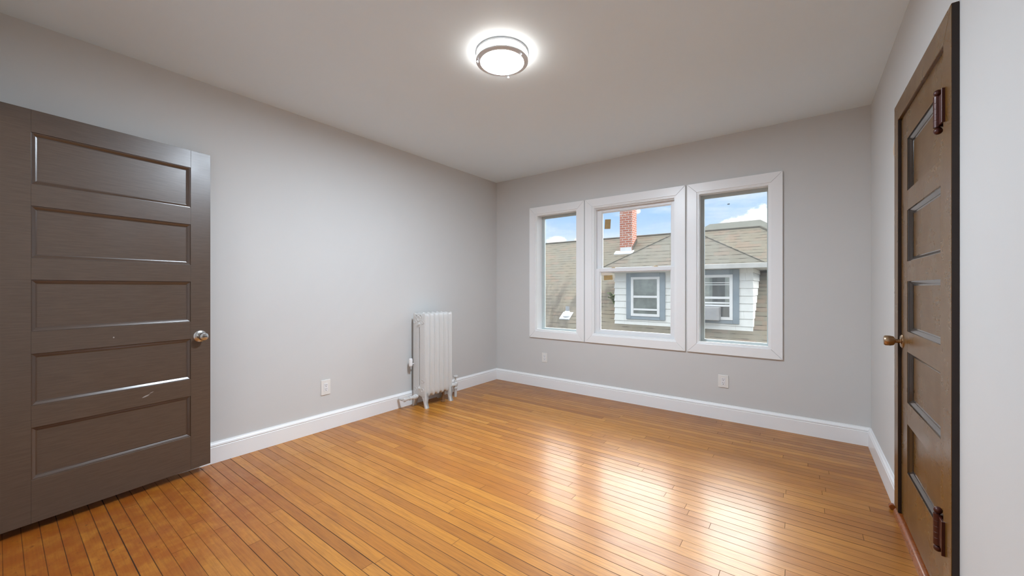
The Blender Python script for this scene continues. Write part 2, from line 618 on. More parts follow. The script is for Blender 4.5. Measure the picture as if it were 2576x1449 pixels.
def brick_mat():
    m, N, b, out = new_mat('old red brick')
    uv = N.n('ShaderNodeUVMap').outputs[0]
    geo = N.n('ShaderNodeNewGeometry').outputs['Position']
    br = N.n('ShaderNodeTexBrick')
    N.put(br.inputs['Vector'], uv)
    br.inputs['Color1'].default_value = (0.50, 0.18, 0.11, 1)
    br.inputs['Color2'].default_value = (0.42, 0.13, 0.085, 1)
    br.inputs['Mortar'].default_value = (0.58, 0.50, 0.46, 1)
    br.inputs['Scale'].default_value = 1.0
    br.inputs['Mortar Size'].default_value = 0.010
    br.inputs['Brick Width'].default_value = 0.20
    br.inputs['Row Height'].default_value = 0.072
    br.inputs['Bias'].default_value = 0.0
    c = N.mix(N.smooth(N.noise(geo, 14.0, 4.0, 0.6), 0.45, 0.75, 0, 0.5), br.outputs[0], (0.46, 0.20, 0.13, 1))
    c = N.mix(N.smooth(N.noise(geo, 9.0, 3.0, 0.6), 0.62, 0.70, 0, 0.8), c, (0.70, 0.62, 0.58, 1))
    setp(b, N, c, 0.9, spec=0.2)
    return m


M_brick = brick_mat()
M_flash = plain('white painted flashing', (0.78, 0.78, 0.79, 1), 0.5, var=0.1, bscale=80)
M_greymetal = plain('grey galvanised metal', (0.38, 0.40, 0.43, 1), 0.5, var=0.1, bscale=80)


def siding_mat():
    m, N, b, out = new_mat('white weathered siding')
    geo = N.n('ShaderNodeNewGeometry').outputs['Position']
    s = N.sep(geo)
    row = N.m('FLOOR', N.m('DIVIDE', N.m('ADD', s[2], 10.0), 0.16))
    wu = N.m('ADD', N.m('DIVIDE', N.m('ADD', N.m('ADD', s[0], N.m('MULTIPLY', s[1], 0.77)), 30.0), 0.61),
             N.white(N.comb(row, 0.3, 0.7)))
    fu = N.m('FRACT', wu)
    c = N.mix(N.smooth(N.noise(geo, 5.0, 5.0, 0.65), 0.4, 0.8, 0.0, 0.35), (0.80, 0.80, 0.77, 1), (0.66, 0.63, 0.58, 1))
    c = N.mix(N.smooth(fu, 0.0, 0.015, 0.45, 0.0), c, (0.3, 0.27, 0.24, 1))
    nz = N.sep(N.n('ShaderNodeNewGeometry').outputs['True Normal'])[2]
    c = N.mix(N.smooth(nz, -0.5, -0.8), c, (0.16, 0.14, 0.12, 1))  # lap undersides coloured dark to stand for the shadow beneath
    setp(b, N, c, 0.7, spec=0.3)
    return m


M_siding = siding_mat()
M_bluegrey = plain('blue grey painted casing', (0.27, 0.32, 0.36, 1), 0.6, var=0.12, bscale=80)
M_white_out = plain('white outdoor paint', (0.80, 0.80, 0.80, 1), 0.5, var=0.08, bscale=60)
M_gutter = plain('weathered white gutter', (0.56, 0.545, 0.52, 1), 0.6, var=0.15, bscale=60)
M_curtain = plain('pale curtain', (0.42, 0.45, 0.43, 1), 0.9, var=0.35, bscale=60)
M_darkroom = plain('dark room beyond', (0.10, 0.11, 0.115, 1), 0.9)
M_ac = plain('grey metal air conditioner case', (0.36, 0.35, 0.35, 1), 0.5, var=0.1, bscale=100)
M_leaf = plain('weed leaves', (0.20, 0.26, 0.11, 1), 0.7, var=0.4, bscale=90)
M_ground = plain('grey ground', (0.16, 0.165, 0.14, 1), 0.9, var=0.3, bscale=10)
M_pane_out = plain('reflective outdoor pane', (0.10, 0.11, 0.11, 1), 0.05, spec=0.5)

# ------------------------------------------------------------------ room shell
bm = B()
box(bm, XL - WALL_T, XR + 0.2, YH - 0.1, YW + WALL_T, -0.12, 0.0)
struct(obj('floor', bm, M_floor), 'orange brown narrow oak strip floor with glossy worn varnish', 'floor')

bm = B()
box(bm, XL - WALL_T, XR + 0.2, YH - 0.1, YW + WALL_T, ZC, ZC + 0.12)
struct(obj('ceiling', bm, M_ceil), 'plain pale grey painted ceiling around the round lamp', 'ceiling')

bm = B()
box(bm, XL - WALL_T, XL, YH - 0.1, YW + WALL_T, 0.0, ZC)
struct(obj('wall_left', bm, M_wall), 'plain light grey wall behind the radiator and the open door', 'wall')

# window wall with three openings
OPEN = ((-2.617, -2.046), (-1.865, -0.975), (-0.797, -0.217))
ZO0, ZO1 = 0.672, 2.097
bm = B()
box(bm, XL, XR, YW, YW + WALL_T, 0.0, ZO0)
box(bm, XL, XR, YW, YW + WALL_T, ZO1, ZC)
xs = [XL] + [v for o in OPEN for v in o] + [XR]
for i in range(0, len(xs), 2):
    box(bm, xs[i], xs[i + 1], YW, YW + WALL_T, ZO0, ZO1)
struct(obj('wall_back', bm, M_wall), 'grey wall with the three white framed windows', 'wall')

# right wall, with the shallow opening the closet door stands in
DY0, DY1, DZ = 1.998, 2.812, 2.068
bm = B()
box(bm, XR, XR + 0.2, YB - 0.1, DY0, 0.0, ZC)
box(bm, XR, XR + 0.2, DY1, YW + WALL_T, 0.0, ZC)
box(bm, XR, XR + 0.2, DY0, DY1, DZ, ZC)
box(bm, XR + 0.06, XR + 0.2, DY0, DY1, 0.0, DZ)
struct(obj('wall_right', bm, M_wall_r), 'light grey wall around the dark closet door', 'wall')

# walls on the camera's side: partition the left door hangs in, and the wall behind the camera
PX0, PX1, PY0, PY1 = -3.015, -2.13, -0.15, -0.025
bm = B()
box(bm, XL, PX0, PY0, PY1, 0, ZC)
box(bm, PX1, -1.10, PY0, PY1, 0, ZC)
box(bm, PX0, PX1, PY0, PY1, 2.09, ZC)
box(bm, -1.22, -1.10, YH, PY0, 0, ZC)
box(bm, -1.10, XR, YB - 0.1, YB, 0, ZC)
box(bm, XL, -1.10, YH - 0.1, YH, 0, ZC)
struct(obj('wall_front', bm, M_trim), 'unseen white wall behind the camera with the open doorway', 'wall')  # unseen wall given white paint to bounce light into the room


def base_profile(t=0.018, h=0.141):
    """(outwards, up) section of the baseboard with its moulded cap"""
    return [(0, 0), (t, 0), (t, h - 0.034), (t - 0.003, h - 0.031), (t - 0.003, h - 0.028), (t + 0.001, h - 0.024),
            (t - 0.002, h - 0.014), (t - 0.009, h - 0.006), (t - 0.011, h), (0, h)]


bm = B()
prism(bm, [(XL + a, z) for a, z in base_profile()], 1, PY1, YW - 0.006)
struct(obj('baseboard_left', bm, M_trim), 'white baseboard along the left wall behind the radiator', 'baseboard')
bm = B()
prism(bm, [(YW - a, z) for a, z in base_profile()], 0, XL + 0.002, XR - 0.002)
struct(obj('baseboard_back', bm, M_trim), 'white baseboard under the windows', 'baseboard')
bm = B()
prism(bm, [(XR - a, z) for a, z in base_profile()], 1, 2.909, YW - 0.006)
struct(obj('baseboard_right', bm, M_trim), 'short white baseboard between the closet door and the corner', 'baseboard')


# ------------------------------------------------------------------ windows
def casing_boards(bm, x0, x1, z0, z1, w, yf, t):
    """four mitred flat boards (on the y = yf wall, towards -y) with a thin stepped inner lip"""
    g = 0.0009
    o = [(x0, z0), (x1, z0), (x1, z1), (x0, z1)]
    i = [(x0 + w, z0 + w), (x1 - w, z0 + w), (x1 - w, z1 - w), (x0 + w, z1 - w)]
    for k in range(4):
        k2 = (k + 1) % 4
        a, b2, c, d = Vector(o[k]), Vector(o[k2]), Vector(i[k2]), Vector(i[k])
        e = (b2 - a).normalized() * g
        prism(bm, [tuple(p) for p in (a + e, b2 - e, c - e, d + e)], 1, yf, yf - t)
    for q, (s, yt) in enumerate(((0.0, 0.010), (0.010, 0.005))):
        ring(bm, x0 + w + s, x1 - w - s, z0 + w + s, z1 - w - s, 0.012, yf + 0.02, yf - yt, 0.002)


def ring(bm, x0, x1, z0, z1, w, ya, yb, over=0.0):
    """rectangular ring of section w, between depths ya and yb"""
    x0 -= over
    x1 += over
    z0 -= over
    z1 += over
    o = [(x0, z0), (x1, z0), (x1, z1), (x0, z1)]
    i = [(x0 + w, z0 + w), (x1 - w, z0 + w), (x1 - w, z1 - w), (x0 + w, z1 - w)]
    O0 = [bm.verts.new((x, ya, z)) for x, z in o]
    O1 = [bm.verts.new((x, yb, z)) for x, z in o]
    I0 = [bm.verts.new((x, ya, z)) for x, z in i]
    I1 = [bm.verts.new((x, yb, z)) for x, z in i]
    for k in range(4):
        j = (k + 1) % 4
        bm.faces.new((O0[k], O0[j], O1[j], O1[k]))
        bm.faces.new((I0[k], I1[k], I1[j], I0[j]))
        bm.faces.new((O0[k], I0[k], I0[j], O0[j]))
        bm.faces.new((O1[k], O1[j], I1[j], I1[k]))
    return bm


CAS = ((-2.703, -1.9635), (-1.9505, -0.9000), (-0.8830, -0.1340))
CZ0, CZ1 = 0.595, 2.184


def picture_window(n, casx, opx, label):
    root = empty('window_%d' % n, ((opx[0] + opx[1]) / 2, YW, ZO0))
    struct(root, label, 'window')

    def place(o):
        o.matrix_parent_inverse = Matrix.Translation(-Vector(root.location))
        return o
    bm = B()
    w = 0.083
    casing_boards(bm, casx[0], casx[1], CZ0, CZ1, w, YW, 0.018)
    place(obj('casing', bm, M_trim, root, bevel=0.0015))
    bm = B()
    ring(bm, opx[0], opx[1], ZO0, ZO1, 0.006, YW + 0.14, YW + 0.001)
    place(obj('jamb', bm, M_trim, root))
    bm = B()
    ring(bm, opx[0] + 0.002, opx[1] - 0.002, ZO0 + 0.002, ZO1 - 0.002, 0.034, YW + 0.165, YW + 0.128)
    fr = place(obj('window_frame', bm, M_spacer, root, bevel=0.003))
    bm = B()
    box(bm, opx[0] + 0.03, opx[1] - 0.03, YW + 0.146, YW + 0.150, ZO0 + 0.03, ZO1 - 0.03)
    place(obj('glass_pane', bm, M_glass, root))
    return root


picture_window(1, CAS[0], OPEN[0], 'leftmost narrow picture window in white mitred casing, shingled roof behind it')
picture_window(3, CAS[2], OPEN[2], 'rightmost tall picture window in white mitred casing, nearest the closet door')


def hung_window():
    opx = OPEN[1]
    root = empty('window_2', ((opx[0] + opx[1]) / 2, YW, ZO0))
    struct(root, 'middle white double hung window with two sashes and tan locks', 'window')

    def place(o):
        o.matrix_parent_inverse = Matrix.Translation(-Vector(root.location))
        return o
    bm = B()
    casing_boards(bm, CAS[1][0], CAS[1][1], CZ0, CZ1, 0.083, YW, 0.018)
    place(obj('casing', bm, M_trim, root, bevel=0.0015))
    bm = B()
    ring(bm, opx[0], opx[1], ZO0, ZO1, 0.020, YW + 0.13, YW + 0.006)
    ring(bm, opx[0] + 0.018, opx[1] - 0.018, ZO0 + 0.010, ZO1 - 0.018, 0.010, YW + 0.13, YW + 0.020)
    place(obj('window_frame', bm, M_vinyl, root, bevel=0.002))

    def sash(name, x0, x1, z0, z1, gx0, gx1, gz0, gz1, ya, yb):
        bm = B()
        box(bm, x0, gx0, ya, yb, z0, z1)
        box(bm, gx1, x1, ya, yb, z0, z1)
        box(bm, gx0, gx1, ya, yb, z0, gz0)
        box(bm, gx0, gx1, ya, yb, gz1, z1)
        bmesh.ops.remove_doubles(bm, verts=bm.verts[:], dist=1e-5)
        # glazing bead
        ring(bm, gx0, gx1, gz0, gz1, 0.009, ya + 0.010, yb - 0.002, 0.001)
        s = place(obj(name, bm, M_vinyl, root, bevel=0.002))
        bm = B()
        ym = (ya + yb) / 2
        box(bm, gx0 + 0.004, gx1 - 0.004, ym - 0.002, ym + 0.002, gz0 + 0.004, gz1 - 0.004)
        p = obj('glass_pane', bm, M_glass, s)
        return s
    X0, X1 = opx[0] + 0.026, opx[1] - 0.026
    sash('upper_sash', X0, X1, 1.372, 2.073, -1.790, -1.048, 1.416, 2.038, YW + 0.068, YW + 0.098)
    low = sash('lower_sash', X0, X1, 0.690, 1.414, -1.797, -1.042, 0.735, 1.378, YW + 0.030, YW + 0.060)
    for cx in (-1.650, -1.200):
        bm = B()
        box(bm, cx - 0.030, cx + 0.030, YW + 0.034, YW + 0.056, 1.413, 1.419)
        lathe(bm, [(0.012, 1.419), (0.012, 1.425), (0.008, 1.428)], 16, (cx, YW + 0.045, 0))
        box(bm, cx - 0.004, cx + 0.028, YW + 0.034, YW + 0.044, 1.419, 1.427)
        obj('sash_lock', bm, M_tan, low, bevel=0.0015)['label'] = 'tan plastic sash lock'
    return root


hung_window()


def sticker(x0, x1, z0, z1, y, tilt, label):
    bm = B()
    w, h = (x1 - x0) / 2, (z1 - z0) / 2
    box(bm, -w, w, -0.0006, 0.0006, -h, h)
    o = obj('sticker', bm, M_sticker)
    o.location = ((x0 + x1) / 2, y - 0.0006, (z0 + z1) / 2)
    o.rotation_euler = (0, tilt, 0)
    tag(o, label, 'sticker')


# ------------------------------------------------------------------ doors
def panel_door(root, W, H, z0, us, zs, T, md, mw, mat, mat_mould):
    """leaf in local x (0..W), face at y = 0 and body towards -y; us = (left, right) of the panels, zs = [(z0, z1)...]"""
    bm = B()
    uL, uR = us
    step = 0.003
    box(bm, 0, uL, -T, 0, z0, H)
    box(bm, uR, W, -T, 0, z0, H)
    cuts = [z0] + [v for a, b2 in sorted(zs) for v in (a, b2)] + [H]
    for i in range(0, len(cuts), 2):
        box(bm, uL + 0.0002, uR - 0.0002, -T, -0.0003, cuts[i], cuts[i + 1])
    leaf = obj('door_frame', bm, mat, root, bevel=0.0006, seg=1)
    for a, b2 in zs:
        bm = B()
        # panel field with its sloping moulded edge
        prof = [(0.0, -0.0015), (0.0012, -md * 0.36), (mw * 0.20, -md * 0.38), (mw * 0.42, -md * 0.54), (mw * 0.60, -md * 0.68),
                (mw * 0.72, -md * 0.78), (mw * 0.74, -md * 0.92), (mw, -md)]
        rings = []
        for s, y in prof:
            rings.append([bm.verts.new(p) for p in ((uL + s, y, a + s), (uR - s, y, a + s), (uR - s, y, b2 - s), (uL + s, y, b2 - s))])
        for A, C in zip(rings, rings[1:]):
            for k in range(4):
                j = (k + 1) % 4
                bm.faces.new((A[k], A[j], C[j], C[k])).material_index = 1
        bm.faces.new(rings[-1])
        back = [bm.verts.new(p) for p in ((uL, -T + 0.01, a), (uR, -T + 0.01, a), (uR, -T + 0.01, b2), (uL, -T + 0.01, b2))]
        for k in range(4):
            j = (k + 1) % 4
            bm.faces.new((rings[0][k], back[k], back[j], rings[0][j]))
        bm.faces.new(back[::-1])
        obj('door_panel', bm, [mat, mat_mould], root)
    return leaf


def knob(root, x, z, mat, y=0.0, prof=None, plate=0.034):
    bm = B()
    lathe(bm, [(plate, 0.0), (plate, 0.003), (plate - 0.006, 0.008), (0.015, 0.010), (0.0, 0.010)], 32, (x, y, z), 'y')
    obj('rosette', bm, mat, root, smooth=True)
    bm = B()
    lathe(bm, prof or [(0.011, 0.008), (0.011, 0.022), (0.019, 0.030), (0.0255, 0.040), (0.0265, 0.050), (0.023, 0.058), (0.015, 0.0605), (0.0, 0.061)],
          32, (x, y, z), 'y')
    k = obj('door_knob', bm, mat, root, smooth=True)
    return k


# left door: open, swung back towards the left wall
A8 = math.radians(8.0)
ex, ey = -3.13, 0.853
d1 = empty('door_1', (ex, ey, 0.0), math.atan2(-math.cos(A8), math.sin(A8)))
struct(d1, 'wide open dark brown five panel door with silver knob, against the left wall', 'door')
panel_door(d1, 0.868, 2.076, 0.044, (0.107, 0.755), [(1.711, 1.966), (1.347, 1.604), (0.985, 1.240), (0.620, 0.876), (0.255, 0.513)],
           0.040, 0.014, 0.021, M_door_l, M_mould_l)
k = knob(d1, 0.058, 0.889, M_knob, plate=0.037)
bm = B()
box(bm, 0.045, 0.071, 0.0605, 0.0625, 0.887, 0.891)
obj('keyhole', bm, M_dark, k)
bm = B()
box(bm, -0.0015, 0.0006, -0.032, -0.008, 0.85, 0.93)
obj('latch_plate', bm, M_nickel, d1)

# right door: closed closet door
d2 = empty('door_2', (XR - 0.006, 2.008, 0.0), PI / 2)
struct(d2, 'closed dark varnished five panel closet door in the right wall', 'door')
panel_door(d2, 0.796, 2.062, 0.042, (0.091, 0.665), [(1.675, 1.930), (1.330, 1.580), (0.988, 1.233), (0.640, 0.888), (0.296, 0.536)],
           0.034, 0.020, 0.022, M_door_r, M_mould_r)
knob(d2, 0.770, 0.928, M_brass, prof=[(0.010, 0.008), (0.010, 0.026), (0.016, 0.030), (0.023, 0.034), (0.0265, 0.048), (0.026, 0.064), (0.022, 0.070), (0.0, 0.071)])
for z0, z1 in ((1.785, 1.888), (0.276, 0.379)):
    bm = B()
    zc, h = (z0 + z1) / 2, (z1 - z0) / 2
    # leaf plates on door and casing, one either side of the barrel
    box(bm, 0.030, 0.062, -0.001, 0.003, z0, z1)
    hx, hy = 0.040, 0.016
    box(bm, -0.034, -0.027, 0.006, 0.022, z0 - 0.008, z1 + 0.008)
    box(bm, -0.032, hx, 0.010, 0.017, z0, z1)
    hg = obj('hinge', bm, M_hinge, d2, bevel=0.001, seg=1)
    bm = B()
    tube(bm, [(hx, hy, z0 - 0.004), (hx, hy, z1 + 0.004)], 0.0125, 20)
    for zz in (zc - h * 0.6, zc - h * 0.2, zc + h * 0.2, zc + h * 0.6):
        lathe(bm, [(0.0126, zz - 0.0006), (0.0131, zz), (0.0126, zz + 0.0006)], 20, (hx, hy, 0))
    obj('hinge_barrel', bm, M_hinge, hg, smooth=True)
    bm = B()
    for zz, s in ((z0, -1), (z1, 1)):
        lathe(bm, [(0.006, zz), (0.006, zz + s * 0.008)], 14, (hx, hy, 0))
        ball(bm, (hx, hy, zz + s * 0.017), 0.0125)
    obj('ball_tip', bm, M_hinge, hg, smooth=True)

# door casing of the closet door (flat boards, mitred at the top)
cas = empty('trim_1', (XR, (DY0 + DY1) / 2, 0))
struct(cas, 'dark varnished wooden casing framing the closet door', 'door casing')
cw, ct, yA, yB2 = 0.093, 0.019, 1.906, 2.906
zA, zB = 2.147, 2.166


def cplace(o):
    o.matrix_parent_inverse = Matrix.Translation(-Vector(cas.location))
    return o


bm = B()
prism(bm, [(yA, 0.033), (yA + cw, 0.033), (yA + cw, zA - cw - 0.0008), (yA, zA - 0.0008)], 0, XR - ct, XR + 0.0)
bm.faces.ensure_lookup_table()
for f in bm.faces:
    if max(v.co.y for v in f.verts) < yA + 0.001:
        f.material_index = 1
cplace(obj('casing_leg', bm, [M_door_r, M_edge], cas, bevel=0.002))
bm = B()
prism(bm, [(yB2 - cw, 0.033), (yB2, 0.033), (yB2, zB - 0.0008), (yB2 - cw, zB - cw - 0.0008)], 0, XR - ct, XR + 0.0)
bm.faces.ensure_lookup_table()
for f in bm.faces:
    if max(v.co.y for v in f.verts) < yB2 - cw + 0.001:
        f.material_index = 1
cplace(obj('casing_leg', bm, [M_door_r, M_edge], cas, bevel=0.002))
bm = B()
prism(bm, [(yA, zA), (yA + cw, zA - cw), (yB2 - cw, zB - cw), (yB2, zB)], 0, XR - ct, XR + 0.0)
cplace(obj('head_casing', bm, M_door_r, cas, bevel=0.002))
bm = B()
box(bm, XR - 0.004, XR + 0.058, DY0 - 0.002, DY0 + 0.008, 0.033, DZ)
box(bm, XR - 0.004, XR + 0.058, DY1 - 0.006, DY1 + 0.004, 0.033, DZ)
box(bm, XR - 0.004, XR + 0.058, DY0 + 0.008, DY1 - 0.006, DZ - 0.003, DZ + 0.006)
cplace(obj('door_jamb', bm, M_door_r, cas))
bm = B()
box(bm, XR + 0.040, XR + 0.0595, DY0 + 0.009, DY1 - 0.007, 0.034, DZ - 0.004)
cplace(obj('gap_shade_backing', bm, M_dark, cas))  # dark sheet behind the door, standing for shade in its gaps
bm = B()
lathe(bm, [(0.0, 2.9065), (0.013, 2.9065), (0.015, 2.910), (0.015, 2.928), (0.013, 2.931), (0.0, 2.931)], 20, (XR - 0.025, 0, 0.0155), 'y')
cplace(obj('shoe_end', bm, M_thresh, cas, smooth=40))

# rounded wooden threshold under the closet door
bm = B()
sec = [(XR + 0.038, 0.0), (XR + 0.038, 0.032)]
for i in range(9):
    a = PI / 2 * i / 8
    sec.append((XR - 0.010 - 0.018 * math.sin(a), 0.010 + 0.022 * math.cos(a)))
sec.append((XR - 0.028, 0.0))
prism(bm, sec, 1, DY0 - 0.09, DY1 + 0.06)
struct(obj('trim_2', bm, M_thresh, smooth=35), 'rounded reddish wooden threshold at the foot of the closet door', 'threshold')

# frame of the left doorway (behind the camera, at the hinge of door_1)
bm = B()
box(bm, PX0 - 0.006, PX0 + 0.012, PY0 - 0.01, PY1 + 0.002, 0, 2.09)
box(bm, PX1 - 0.012, PX1 + 0.006, PY0 - 0.01, PY1 + 0.002, 0, 2.09)
box(bm, PX0 + 0.012, PX1 - 0.012, PY0 - 0.01, PY1 + 0.002, 2.078, 2.096)
struct(obj('trim_3', bm, M_door_l), 'brown jamb of the open doorway behind the left door', 'door jamb')


# ------------------------------------------------------------------ ceiling lamp
def ceiling_lamp():
    c = (-1.423, 1.800, ZC)
    root = empty('ceiling_lamp', c)
    tag(root, 'round flush mount ceiling lamp with two brushed nickel rings, lit white', 'lamp')
    bm = B()
    lathe(bm, [(0.110, 0.0), (0.153, 0.0), (0.154, -0.002), (0.154, -0.0115), (0.152, -0.013), (0.1435, -0.013), (0.1435, -0.003), (0.110, -0.003)],
          96, closed=True)
    obj('upper_ring', bm, M_nickel, root, smooth=30)
    bm = B()
    prof = [(0.0, -0.002), (0.141, -0.003), (0.1415, -0.010), (0.1415, -0.049), (0.1290, -0.0510), (0.1285, -0.0588), (0.1270, -0.0592), (0.0, -0.0600)]
    lathe(bm, prof, 96)
    for f in bm.faces:
        if max(v.co.z for v in f.verts) > -0.0590:
            f.material_index = 1
    obj('diffuser', bm, [M_lampglow, M_lampside], root, smooth=35)['label'] = 'glowing white acrylic drum'
    bm = B()
    lathe(bm, [(0.1425, -0.0465), (0.153, -0.0465), (0.154, -0.048), (0.154, -0.0535), (0.1530, -0.0548), (0.131, -0.0586), (0.1292, -0.0582), (0.1292, -0.0530), (0.1425, -0.0500)],
          96, closed=True)
    obj('lower_ring', bm, M_nickel, root, smooth=30)
    for deg in (40, 170, 284):
        a = math.radians(deg)
        # angle in (image right, towards the camera) axes on the ceiling
        v = Vector((0.8, 0.6)) * math.cos(a) + Vector((0.6, -0.8)) * math.sin(a)
        p = v * 0.1475
        bm = B()
        tube(bm, [(p.x, p.y, -0.008), (p.x, p.y, -0.057)], 0.0028, 12)
        post = obj('post', bm, M_nickel, root, smooth=True)
        bm = B()
        lathe(bm, [(0.0045, -0.0575), (0.0045, -0.060), (0.003, -0.062), (0.0055, -0.066), (0.0055, -0.070), (0.0, -0.073)], 16, (p.x, p.y, 0))
        obj('finial', bm, M_nickel, post, smooth=True)


ceiling_lamp()
hall = bpy.data.lights.new('hall_fill', 'POINT')  # added fill lamp in the unseen hall
hall.energy = HALL_FILL_WATTS
hall.shadow_soft_size = 0.12
ho = bpy.data.objects.new('hall_fill', hall)
ho.location = (-2.2, -0.95, 2.3)
link(ho)


# ------------------------------------------------------------------ radiator
def radiator():
    x_front, x_back = -3.000, -3.184
    y0, pitch, n = 2.560, 0.0625, 6
    zb, zt = 0.105, 0.948
    root = empty('radiator', ((x_front + x_back) / 2, y0 + pitch * n / 2, 0))
    tag(root, 'white painted cast iron column radiator standing by the left wall corner', 'radiator')

    def place(o, inv=None):
        o.matrix_parent_inverse = Matrix.Translation(-Vector(root.location))
        return o

    def outline(infl, end):
        """closed outline in (x, z) of one casting seen from its end; infl grows it outwards"""
        xf, xb = x_front + infl, x_back - infl
        xm = (xf + xb) / 2
        pts = []
        b0 = zb - infl
        r = 0.020
        # bottom edge, back to front
        pts += [(xb + 0.030, b0), (xb + 0.055, b0 + 0.004), (xm, b0 + 0.012), (xf - 0.055, b0 + 0.004), (xf - 0.030, b0)]
        pts += [(xf - 0.010, b0 + 0.008), (xf - 0.002, b0 + 0.022)]
        pts += [(xf, zb + 0.06), (xf, 0.35), (xf, 0.65), (xf, zt - 0.05)]
        t0 = zt + infl
        pts += [(xf - 0.001, t0 - 0.020), (xf - 0.006, t0 - 0.006), (xf - 0.016, t0)]
        # scalloped top: three peaks with two dips between
        pts += [(xf - 0.030, t0 - 0.003), (xf - 0.052, t0 - 0.013), (xf - 0.072, t0 - 0.006), (xm, t0 - 0.003),
                (xb + 0.072, t0 - 0.006), (xb + 0.052, t0 - 0.013), (xb + 0.030, t0 - 0.003)]
        pts += [(xb + 0.016, t0), (xb + 0.006, t0 - 0.006), (xb + 0.001, t0 - 0.020)]
        pts += [(xb, zt - 0.05), (xb, 0.65), (xb, 0.35), (xb, zb + 0.06)]
        pts += [(xb + 0.002, b0 + 0.022), (xb + 0.010, b0 + 0.008)]
        return pts

    def slot():
        xm = (x_front + x_back) / 2 + 0.006
        w = 0.006
        pts = []
        for i in range(7):
            a = PI * i / 6
            pts.append((xm + w * math.cos(a), 0.800 + w * math.sin(a)))
        for i in range(7):
            a = PI + PI * i / 6
            pts.append((xm + w * math.cos(a), 0.225 + w * math.sin(a)))
        return pts

    for s in range(n):
        ya = y0 + pitch * s
        end = s in (0, n - 1)
        stations = [(0.0, -0.0060), (0.0012, -0.0020), (0.0040, 0.0005), (0.0075, -0.0035), (0.014, -0.0078), (pitch / 2 - 0.0008, -0.0095)]
        L = pitch - 0.0022
        stations = stations + [(L - t, i) for t, i in stations[-2::-1]]
        bm = B()
        loops = []
        for t, i in stations:
            loops.append([bm.verts.new((x, ya + t, z)) for x, z in outline(i, end)])
        for A, C in zip(loops, loops[1:]):
            m = len(A)
            for k in range(m):
                bm.faces.new((A[k], A[(k + 1) % m], C[(k + 1) % m], C[k]))
        sl = slot()
        sA = [bm.verts.new((x, ya, z)) for x, z in sl]
        sC = [bm.verts.new((x, ya + L, z)) for x, z in sl]
        m = len(sl)
        for k in range(m):
            bm.faces.new((sA[k], sC[k], sC[(k + 1) % m], sA[(k + 1) % m]))
        for ringo, slo in ((loops[0], sA), (loops[-1], sC)):
            es = []
            for R in (ringo, slo):
                for k in range(len(R)):
                    e = bm.edges.get((R[k], R[(k + 1) % len(R)]))
                    es.append(e)
            bmesh.ops.triangle_fill(bm, use_beauty=True, use_dissolve=False, edges=es)
        place(obj('radiator_section', bm, M_rad, root, smooth=50))

    # cast scroll ornament on the near end: scrolls and a medallion in low relief
    yo = y0 - 0.001

    def curl(cx, cz, r0, turns, sx, flip=1, rad=0.0035):
        pts = []
        for i in range(22):
            f = i / 21
            a = turns * 2 * PI * f
            r = r0 * (1 - 0.82 * f)
            pts.append((cx + sx * r * math.cos(a), yo, cz + flip * r * math.sin(a)))
        bm = B()
        tube(bm, pts, [rad * (1 - 0.4 * i / 21) for i in range(22)], 8)
        place(obj('scroll_ornament', bm, M_rad, root, smooth=True))
    for cx, cz, sx, fl in ((-3.040, 0.175, 1, 1), (-3.140, 0.175, -1, 1), (-3.035, 0.86, 1, -1), (-3.150, 0.86, -1, -1),
                           (-3.035, 0.27, 1, -1), (-3.060, 0.91, -1, 1), (-3.125, 0.91, 1, 1)):
        curl(cx, cz, 0.022, 1.4, sx, fl)
    bm = B()
    lathe(bm, [(0.030, 0.002), (0.030, -0.003), (0.024, -0.005), (0.020, -0.003), (0.0, -0.003)], 28, (-3.094, y0, 0.893), 'y')
    place(obj('medallion', bm, M_rad, root, smooth=True))

    # plugs (nuts) on the near end above and below the slot
    for z in (0.838, 0.192):
        bm = B()
        lathe(bm, [(0.017, 0.002), (0.017, -0.005), (0.011, -0.006), (0.011, -0.014), (0.0, -0.014)], 6 if z > 0.5 else 16, (-3.086, y0, z), 'y')
        place(obj('plug', bm, M_rad, root, smooth=30))

    # legs: four cast feet, splayed, two under each end section
    def leg(x, sgn, ya, yb):
        """outline in (x, z) running from the casting to a spread toe"""
        o = [(0.050, 0.118), (0.002, 0.150), (0.0, 0.105), (-0.002, 0.080), (0.004, 0.055), (-0.001, 0.032), (-0.010, 0.012), (-0.013, 0.0),
             (0.016, 0.0), (0.020, 0.012), (0.026, 0.035), (0.033, 0.058), (0.042, 0.082), (0.056, 0.104)]
        pts = [(x + sgn * a, z) for a, z in o]
        bm = B()
        rr = []
        for t, g in ((0.0, -0.004), (0.006, 0.0), (0.5, 0.0015), (0.994, 0.0), (1.0, -0.004)):
            y = ya + (yb - ya) * t if 0.01 < t < 0.99 else (ya if t == 0 else yb)
            cx = sum(p[0] for p in pts) / len(pts)
            rr.append([bm.verts.new((px + (g if px > cx else -g), y, max(0.0, pz))) for px, pz in pts])
        m = len(pts)
        for A, C in zip(rr, rr[1:]):
            for k2 in range(m):
                bm.faces.new((A[k2], A[(k2 + 1) % m], C[(k2 + 1) % m], C[k2]))
        bm.faces.new(rr[0][::-1])
        bm.faces.new(rr[-1])
        place(obj('leg', bm, M_rad, root, smooth=40))
    yl = y0 + pitch * n
    leg(x_front + 0.004, -1, y0 + 0.002, y0 + 0.040)
    leg(x_back - 0.004, 1, y0 + 0.002, y0 + 0.040)
    leg(x_front + 0.004, -1, yl - 0.040, yl - 0.003)
    leg(x_back - 0.004, 1, yl - 0.040, yl - 0.003)

    # steam air vent on the near end, towards the wall
    bm = B()
    tube(bm, [(-3.172, y0 + 0.002, 0.430), (-3.172, y0 - 0.024, 0.430)], 0.006, 12)
